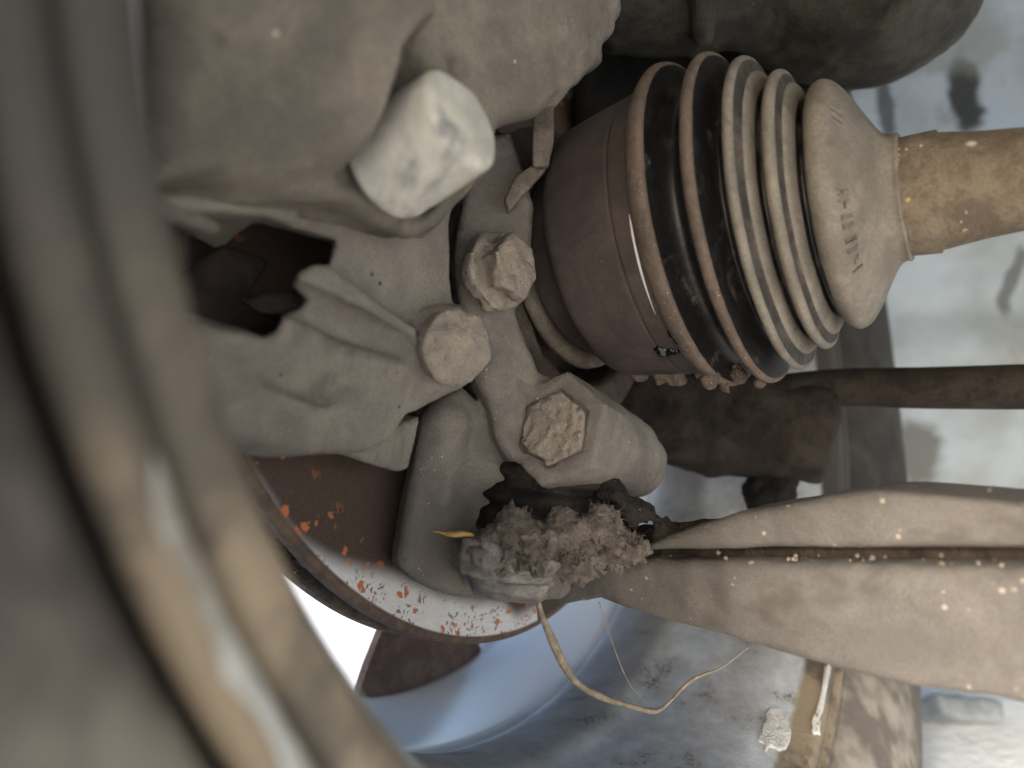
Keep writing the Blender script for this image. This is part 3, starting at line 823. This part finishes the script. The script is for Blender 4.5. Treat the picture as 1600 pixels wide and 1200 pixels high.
# ================================================================== CALIPER BRACKET
br = thing('caliper_bracket', pt(560, 720, 160), 'dusty cast caliper bracket with a ragged opening and two ribs', 'bracket')
PB = plane3((350, 600, 126), (700, 450, 168), (600, 700, 158))
BB = on_plane(692, 545, PB)
BD = nrm(PB[1] * 0.8 - nrm(ray(690, 545)))
VD = nrm(ray(430, 470))                                  # the opening runs through the casting along this line
def bracket():
    body = [(735, 285), (722, 350), (722, 430), (730, 490), (742, 545), (722, 600), (690, 625), (664, 640), (640, 650), (612, 690), (580, 706), (540, 706), (470, 704), (420, 700), (360, 684), (250, 660), (120, 600), (120, 300)]
    d = slab(body, PB, 16, 2.6)
    d = su(d, chain([on_plane(300, 590, PB) - PB[1] * 8, on_plane(450, 640, PB) - PB[1] * 8, on_plane(560, 650, PB) - PB[1] * 9], [11, 11.5, 10]), 4)
    tng = slab([(560, 690), (660, 650), (652, 690), (640, 736), (622, 738), (570, 722), (530, 708)], (PB[0] - PB[1] * 8, PB[1]), 9, 1.5)
    d = su(d, tng, 2)
    n = PB[1]
    q = lambda a, b, k: on_plane(a, b, PB) + n * k
    # upper face is stepped back behind the first rib
    d = ss(d, slab([(500, 240), (770, 240), (770, 470), (700, 520), (655, 508), (560, 440), (500, 392)], (PB[0] + n * 8, n), 12.4, 1.2), 1.2)
    # flat rib, hollow channel below it, then the edge of the lower face
    d = su(d, slab([(440, 470), (474, 404), (506, 408), (560, 446), (655, 514), (660, 540), (628, 532), (550, 492), (496, 472)], (PB[0] + n * 2.2, n), 9, 1.4), 1.0)
    d = ss(d, chain([q(462, 488, 1.6), q(550, 520, 1.8), q(622, 548, 2.6)], [6.4, 6.0, 4.6]), 1.0)
    d = su(d, chain([q(442, 514, -2.6), q(540, 560, -2.6), q(640, 584, -2.0)], [3.6, 3.6, 3.2]), 2.0)
    d = ss(d, chain([q(420, 582, 3.6), q(500, 603, 3.2), q(575, 588, 3.6)], [3.4, 4.6, 3.4]), 1.2)
    P0 = on_plane(430, 470, PB) - VD * 30
    d = ss(d, slab([(120, 300), (400, 300), (560, 340), (545, 392), (505, 398), (478, 412), (464, 438), (494, 468), (482, 486), (444, 502), (437, 530), (405, 547), (370, 533), (310, 517), (240, 492), (120, 440)], (P0, -VD), 90, 0.6), 1.6)
    d = su(d, cyl(BB - BD * 8, BB + BD * 2.2, 11.5, 2.0), 3)
    return d
lo, hi = box_of([on_plane(q[0], q[1], PB) for q in ((180, 280), (180, 760), (760, 280), (760, 760))], 3)
lo -= np.array([0, 8, 0]); hi += np.array([8, 26, 0]); lo[0] = on_plane(180, 500, PB)[0]
sdf_mesh('casting', bracket, lo, hi, 0.8, M['bracket'], br, rough=((12, 0.2), (4, 0.14), (1.6, 0.13)))
bolt('bracket_bolt', br, BB + BD * 1.6 + np.array([1.0, 0, 0.6]), BD + np.array([0.15, 0, 0]), 9.6, 6.0, M['caked'], flange=(9.6, 5.4), spin=0.4, rough=((3, .5), (1.4, .3)), dome=3.0)

# brake pad seen in the opening
pd = thing('brake_pad', on_plane(380, 540, PB), 'dark brown brake pad deep inside the bracket opening', 'brake pad')
PPp = (hub(9), HN)
def pad1(): return slab([(200, 520), (290, 425), (350, 380), (425, 405), (400, 450), (380, 470), (440, 500), (430, 560), (330, 560)], PPp, 7, 1.2)
lo, hi = box_of([on_plane(q[0], q[1], PPp) for q in ((200, 370), (200, 570), (450, 370), (450, 570))], 9)
sdf_mesh('backing_plate', pad1, lo, hi, 0.8, M['pad'], pd, rough=((5, .2), (2, .1)))
PC = (hub(16), nrm([0.2, -0.95, -0.1]))
def clip1(): return slab([(380, 470), (430, 452), (490, 462), (486, 484), (440, 490), (400, 488)], plane3((380, 470, 152), (490, 465, 158), (430, 490, 154)), 6, 0.8)
lo, hi = box_of([pt(370, 440, 150), pt(500, 500, 172), pt(370, 500, 172), pt(500, 440, 150)], 3)
sdf_mesh('spring_clip', clip1, lo, hi, 0.6, M['clip'], pd)

# ================================================================== BRAKE CALIPER
ca = thing('brake_caliper', pt(600, 380, 140), 'large tan dust-covered brake caliper body with a pale pin', 'brake caliper')
PCa = plane3((300, 150, 106), (900, 100, 170), (600, 330, 138))
PN0 = on_plane(618, 258, PCa); PND = nrm([0.80, -0.52, 0.30])
_d = lambda a, b, k: (a, b, float(on_plane(a, b, PCa)[1]) + k)
CAL_U = plane3(_d(300, 300, 7), _d(620, 345, 8), _d(420, 356, 20))
def caliper():
    d = slab([(262, -120), (1000, -120), (985, 0), (972, 50), (948, 100), (905, 150), (850, 186), (792, 205), (760, 290), (700, 352), (655, 376), (600, 352), (540, 312), (470, 288), (380, 282), (300, 286), (240, 292), (246, 150)], PCa, 40, 6)
    PU = CAL_U
    d = su(d, slab([(200, 306), (540, 306), (600, 330), (650, 352), (690, 350), (655, 384), (600, 396), (545, 402), (500, 362), (440, 342), (400, 356), (350, 390), (290, 440), (200, 500)], PU, 20, 2), 3)
    # swelling and hollow of the casting
    d = su(d, ellip(on_plane(470, 60, PCa) - PCa[1] * 6, (30, 12, 24)), 12)
    d = ss(d, cyl(PN0 - PND * 5 + np.array([-1.0, 0, 3.0]), PN0 + PND * 60, 16.5, 2), 1.6)
    edge = np.clip((G.X[:, 0] - 2) / 12, 0, 1)
    d = d + edge * (1.3 * noise(G.X, 5.0, 1) + 0.6 * noise(G.X, 2.2, 2))
    d = su(d, caps(on_plane(262, 322, PCa) - PCa[1] * 9, on_plane(372, 362, PCa) - PCa[1] * 12, 2.2, 1.6), 2)
    # nibbled right edge
    for q, (a, b, r) in enumerate(((905, 170, 5), (945, 130, 3.5), (868, 195, 4), (965, 90, 3))):
        d = ss(d, sphere(on_plane(a, b, PCa), r), 2.0)
    return d
lo, hi = box_of([on_plane(q[0], q[1], PCa) for q in ((130, -60), (130, 460), (990, -60), (990, 420))], 2)
hi += np.array([0, 40, 0]); lo -= np.array([0, 6, 0])
sdf_mesh('caliper_body', caliper, lo, hi, 1.0, M['caliper'], ca, rough=((20, 0.4), (6, 0.25), (2.0, 0.18)))
def pin():
    d = cyl(PN0 - PND * 4, PN0 + PND * 20, 11.4, 2.2, 10.8)
    u = nrm(np.cross([0, 0, 1], PND)); v = np.cross(PND, u)
    fl = (G.X - PN0) @ nrm(v + 0.15 * u) - 9.0          # milled flat on top
    return -su(-d, -fl, 1.2)
lo, hi = box_of([PN0 - PND * 5, PN0 + PND * 23], 13)
sdf_mesh('guide_pin', pin, lo, hi, 0.5, M['pin'], ca, rough=((7, .22), (2, .08)))

# ================================================================== SENSOR CABLE CLIP between caliper and knuckle
cb = thing('cable_strap', pt(800, 330, 190), 'bent brown strap hanging behind the caliper corner', 'strap')
def strap(nm, pix, D0, D1):
    Dm = (D0 + D1) / 2
    pl = plane3((pix[0][0], pix[0][1], D0), (pix[1][0], pix[1][1], D0), (pix[-2][0], pix[-2][1], D1))
    def fn(): return slab(pix, pl, 3.0, 0.8)
    lo, hi = box_of([on_plane(a, b, pl) for a, b in pix], 5)
    sdf_mesh(nm, fn, lo, hi, 0.5, M['seal'], cb, rough=((3, .15),))
strap('strap_end', [(832, 150), (866, 150), (866, 215), (858, 258), (832, 258), (832, 200)], 186, 184)
strap('strap_bend', [(838, 250), (856, 262), (820, 300), (795, 330), (788, 310), (805, 275)], 188, 184)

# ================================================================== BALL JOINT
M['tie_dust'] = dusty('brown_collar_dust', rgb(120, 108, 95), rgb(82, 72, 63))
bj = thing('ball_joint', pt(860, 830, 200), 'black perished ball joint gaiter squeezed under the clamp', 'ball joint')
BJ = pt(868, 770, 203)
bprof = [(16, 10), (12, 14), (9, 19), (6, 21), (3.5, 19.5), (2, 22.5), (-1, 24.5), (-4, 22.5), (-5.5, 24), (-9, 26), (-13, 24), (-14, 10)]
ZV = nrm([0.12, 0, 1.0]); XV = nrm(np.cross([0, 1, 0], ZV)); YV = np.cross(ZV, XV)
lathe('gaiter', resample(bprof[1:], 0.8), BJ, ZV, XV, YV, M['rubber'], bj, seg=72, wob=0.5)
lathe('gaiter_collar', resample([(9, 8), (9.5, 16), (10.5, 20.5), (13, 22), (16.5, 21.5), (18, 19), (18, 8)], 0.8), BJ, ZV, XV, YV, M['tie_dust'], bj, seg=64)
lathe('stem', [(14, 3), (14, 9), (30, 9), (30, 3)], BJ, ZV, XV, YV, M['rubber'], bj, seg=32, closed=True)

# ================================================================== CONTROL ARM
arm = thing('control_arm', pt(1400, 1075, 150), 'pressed steel control arm, two dusty grey shells with a dark seam', 'control arm')
PA = plane3((1000, 880, 184), (1600, 880, 128), (1300, 1045, 150))
def arm_up(): return slab([(985, 862), (1040, 836), (1150, 802), (1290, 777), (1400, 763), (1600, 757), (1760, 752), (1760, 856), (1600, 856), (1200, 858)], PA, 26, 3.0)
def arm_lo(): 
    d = slab([(740, 880), (800, 862), (880, 880), (1000, 874), (1200, 880), (1600, 890), (1760, 894), (1760, 1140), (1600, 1102), (1420, 1077), (1300, 1047), (1200, 1017), (1110, 991), (1000, 962), (935, 937), (870, 948), (800, 938), (752, 915)], (PA[0] - PA[1] * 0.5, PA[1]), 30, 3.2)
    return su(d, chain([on_plane(1150, 930, PA) - PA[1] * 6, on_plane(1400, 970, PA) - PA[1] * 8, on_plane(1700, 1000, PA) - PA[1] * 8], [7, 10, 12]) + 1.5, 6)
pts = [on_plane(q[0], q[1], PA) for q in ((730, 745), (1760, 745), (1760, 1145), (730, 1145))]
lo, hi = box_of(pts, 4); hi += np.array([6, 36, 0])
sdf_mesh('upper_shell', arm_up, lo, np.array([hi[0], hi[1], pt(0, 850, 200)[2] + 26]), 1.0, M['arm'], arm, rough=((9, .35), (2.2, .16)))
lo, hi = box_of([on_plane(q[0], q[1], PA) for q in ((730, 850), (1760, 850), (1760, 1145), (730, 1145))], 4); hi += np.array([6, 36, 4])
sdf_mesh('lower_shell', arm_lo, lo, hi, 1.0, M['arm'], arm, rough=((9, .35), (2.2, .22)))
def crumbs():
    V = []; fs = []
    rc_ = random.Random(9)
    for k in range(34):
        px = rc_.uniform(1000, 1600)
        kind_ = rc_.random()
        py = (868 + 10 * (px - 1000) / 600 + rc_.uniform(-5, 7)) if kind_ < .6 else (np.interp(px, [1000, 1040, 1150, 1290, 1400, 1600], [862, 838, 804, 779, 765, 760]) + rc_.uniform(0, 14) if kind_ < .8 else rc_.uniform(800, 1000))
        c = on_plane(px, py, PA) + PA[1] * (rc_.uniform(-3.0, -.4) if kind_ < .6 else rc_.uniform(-.4, .1)); r = rc_.uniform(.3, .95) * (1 if kind_ < .8 else .8)
        b0 = len(V)
        for d in ((1, 0, 0), (-1, 0, 0), (0, 1, 0), (0, -1, 0), (0, 0, 1), (0, 0, -1)):
            V.append(c + np.array(d) * r * rc_.uniform(.6, 1.2))
        for a, b in ((0, 2), (2, 1), (1, 3), (3, 0)):
            fs += [(b0 + a, b0 + b, b0 + 4), (b0 + b, b0 + a, b0 + 5)]
    o = link('grit', V, fs, M['grit'], arm); tag(o, kind='stuff')
M['grit'] = dusty('pale_grit', rgb(168, 155, 136), rgb(132, 122, 108))
crumbs()
M['seam'] = dusty('dirt_in_seam', rgb(70, 59, 49), rgb(46, 39, 34), bump=0.0006)
def web(): return slab([(900, 840), (1050, 820), (1760, 780), (1760, 940), (1050, 920), (900, 920)], (PA[0] - PA[1] * 7.5, PA[1]), 10, 1.0)
lo, hi = box_of([on_plane(q[0], q[1], PA) for q in ((890, 770), (1760, 770), (1760, 950), (890, 950))], 4); hi += np.array([6, 22, 0])
sdf_mesh('inner_web', web, lo, hi, 1.2, M['seam'], arm, rough=((4, .8), (2, .4)))
# layered plates of the ball joint socket at the arm's outer end
for k, (pix, D) in enumerate(((((722, 838), (800, 850), (880, 880), (860, 905), (760, 892), (716, 872)), 171), (((714, 868), (780, 890), (870, 900), (850, 915), (760, 908), (718, 894)), 170), (((728, 894), (790, 908), (860, 912), (842, 934), (770, 926), (738, 914)), 169))):
    pl = plane3((pix[0][0], pix[0][1], D), (pix[2][0], pix[2][1], D - 2), (pix[4][0], pix[4][1], D - 3))
    def fn(): return slab(pix, pl, 16, 1.0)
    lo, hi = box_of([on_plane(a, b, pl) for a, b in pix], 4); hi += np.array([3, 16, 3])
    sdf_mesh('socket_plate', fn, lo, hi, 0.55, M['plate'], arm, rough=((3, .3), (1.2, .18)))

# ================================================================== TIE ROD
tr = thing('tie_rod', pt(1200, 760, 265), 'dark grimy tie rod with cracked rubber sleeve behind the boot', 'tie rod')
def sleeve():
    d = cyl(pt(930, 640, 285), pt(1288, 690, 268), 21, 5, 19)
    d = su(d, caps(pt(1000, 590, 270), pt(1260, 640, 262), 12, 11), 6)
    return d
lo, hi = box_of([pt(930, 560, 240), pt(1330, 780, 300), pt(930, 780, 300), pt(1330, 560, 300)], 6)
sdf_mesh('rubber_sleeve', sleeve, lo, hi, 1.1, M['tie'], tr, rough=((14, 2.2), (5, 1.0), (2.4, .4)))
tube('rod', [pt(1150, 622, 262), pt(1290, 606, 262), pt(1450, 606, 245), pt(1620, 604, 228), pt(1760, 602, 216)], [7.4, 7.4, 8.0, 8.2, 8.2], M['tie'], tr, seg=28)
def lump(): return su(sphere(pt(1198, 770, 272), 10.5), sphere(pt(1215, 755, 272), 8), 4)
lo, hi = box_of([pt(1198, 765, 272)], 18)
sdf_mesh('grease_nut', lump, lo, hi, 0.8, M['void'], tr, rough=((5, 1.6), (2, .8)))

# ================================================================== GEARBOX
gb = thing('gearbox', pt(1300, 130, 260), 'oily black gearbox casting above the boot', 'gearbox')
def gear():
    d = ellip(pt(1345, -20, 262), (46, 38, 39))
    d = su(d, ellip(pt(1260, -60, 255), (46, 36, 36)), 10)
    d = su(d, cyl(pt(1350, -60, 230), pt(1340, 0, 250), 26, 5), 8)
    d = su(d, chain([pt(970, 20, 262), pt(1090, 10, 258), pt(1190, 0, 255)], [15, 19, 14]), 6)
    d = ss(d, caps(pt(1205, 10, 226), pt(1215, 75, 234), 6.5, 5), 3)
    d = su(d, caps(pt(1098, -20, 238), pt(1098, 60, 246), 5, 4), 3)
    return d
lo, hi = box_of([pt(930, -90, 215), pt(1560, 150, 215), pt(930, -90, 300), pt(1560, 150, 300)], 4)
sdf_mesh('gear_casing', gear, lo, hi, 1.3, M['gearbox'], gb, rough=((10, .8), (3.5, .4)))
def block():  # dark slab added to block light and keep the gap behind black
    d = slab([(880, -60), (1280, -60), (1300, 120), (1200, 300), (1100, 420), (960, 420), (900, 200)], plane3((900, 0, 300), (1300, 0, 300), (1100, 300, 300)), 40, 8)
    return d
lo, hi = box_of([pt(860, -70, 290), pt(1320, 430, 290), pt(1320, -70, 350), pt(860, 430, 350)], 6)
sdf_mesh('dark_filler', block, lo, hi, 2.2, M['void'], gb, rough=((12, 1.0),))

# ================================================================== LINT, THREADS AND STRAW
lf = thing('lint_clump', pt(850, 900, 180), 'grey fluffy clump of lint and dirt on the ball joint', 'lint')
blobs = []
rb = random.Random(3)
for k in range(70):
    px = rb.uniform(728, 1000); t = (px - 728) / 272
    top = np.interp(px, [728, 770, 800, 850, 880, 905, 935, 950, 975, 1000], [862, 815, 800, 788, 800, 812, 792, 800, 840, 846])
    bot = np.interp(px, [728, 760, 800, 900, 960, 1000], [880, 890, 905, 900, 878, 862])
    v = rb.random()
    blobs.append((pt(px, top + 14 + (bot - top - 24) * v, 176 - 5 * math.sin(math.pi * min(1, t + .1)) * (0.3 + v) + rb.uniform(-1.2, 2.5)), rb.uniform(2.0, 4.2)))
def lint():
    d = sphere(*blobs[0])
    for c, r in blobs[1:]: d = su(d, sphere(c, r), 1.6)
    return d
lo, hi = box_of([b[0] for b in blobs], 7)
sdf_mesh('lint_mass', lint, lo, hi, 0.5, M['lint'], lf, rough=((5.0, 1.4), (2.0, 1.3), (1.0, 1.0)))
def fibres():
    V = []; fs = []
    for k in range(4200):
        c, r = rb.choice(blobs)
        d = nrm([rb.gauss(0, 1), rb.gauss(-.8, .7), rb.gauss(0, 1)])
        p = c + d * r * rb.uniform(.8, 1.12)
        tdir = nrm(np.cross(d, [rb.gauss(0, 1) for _ in range(3)]) + d * rb.uniform(-.1, .15))
        cur = np.array([rb.gauss(0, .35) for _ in range(3)])
        w = rb.uniform(.025, .07); L = rb.uniform(.3, .8)
        b0 = len(V)
        for q in range(6):
            sd_ = nrm(np.cross(tdir, [0.2, -1, 0.1])); up_ = np.cross(sd_, tdir)
            V += [p + sd_ * w, p - sd_ * w * .6 + up_ * w, p - sd_ * w * .6 - up_ * w]
            p = p + tdir * L; tdir = nrm(tdir + cur + np.array([rb.gauss(0, .15) for _ in range(3)]))
        for q in range(5):
            for e in range(3):
                a, b = b0 + q * 3 + e, b0 + q * 3 + (e + 1) % 3
                fs.append((a, b, b + 3, a + 3))
    o = link('fibres', V, fs, M['fibre'], lf); tag(o, kind='stuff')
fibres()
gl = [pt(a, b, D) for a, b, D in ((955, 775, 186), (980, 790, 186), (1005, 808, 186), (1030, 824, 186), (1045, 832, 185), (990, 815, 184), (960, 800, 184))]
def torn():
    d = sphere(gl[0], 4)
    for k, c in enumerate(gl[1:]): d = su(d, sphere(c, 3.2 - .25 * k), 2.5)
    return d
lo, hi = box_of(gl, 8)
sdf_mesh('torn_rubber', torn, lo, hi, 0.5, M['rubber'], bj, rough=((3.5, 1.8), (1.5, .8)))
rj = random.Random(21)
jit = lambda a, b, D: pt(a + rj.uniform(-3, 3), b + rj.uniform(-3, 3), D + rj.uniform(-.6, .6))
o = tube('hanging_thread', [pt(838, 925, 172), jit(848, 958, 172), jit(862, 1000, 172), jit(880, 1040, 172), jit(905, 1072, 172), jit(940, 1092, 173), jit(985, 1104, 174), jit(1020, 1110, 175), jit(1045, 1100, 177), jit(1066, 1078, 179), jit(1090, 1060, 181), jit(1130, 1040, 184), jit(1170, 1012, 187)], [.6, .75, 1.25, 1.2, .8, .95, .6, .75, .35, .55, .3, .16, .12], M['thread'], seg=7)
tag(o, 'frayed tan thread hanging in a loop below the lint', 'thread')
o = tube('fine_thread', [pt(936, 940, 172), pt(950, 985, 173), pt(972, 1045, 174), pt(990, 1078, 175), pt(1012, 1100, 175)], [.16, .14, .12, .12, .1], M['thread'], seg=5)
tag(o, 'hair-fine straight thread dropping from the arm edge', 'thread')
o = tube('straw_bit', [pt(676, 830, 172), pt(700, 834, 172), pt(712, 835, 171), pt(724, 834, 171), pt(740, 836, 172)], [.2, .3, .9, .8, .3], M['straw'], seg=6)
tag(o, 'tiny yellow straw sliver sticking out of the lint', 'straw')

# a pale stone on the ground beyond the tyre
def stone():
    return slab([(1465, 1082), (1572, 1092), (1574, 1128), (1500, 1124), (1478, 1116)], plane3((1465, 1082, 400), (1572, 1092, 402), (1500, 1124, 392)), 40, 4)
lo, hi = box_of([pt(1455, 1070, 390), pt(1590, 1140, 390), pt(1590, 1070, 450), pt(1455, 1140, 450)], 6)
so = sdf_mesh('stone', stone, lo, hi, 1.6, dusty('blue_grey_stone', rgb(150, 156, 160), rgb(120, 126, 130), big=30), rough=((10, 1.0), (4, .5)))
tag(so, 'small blue-grey flat stone lying on the bright ground past the tyre', 'stone')
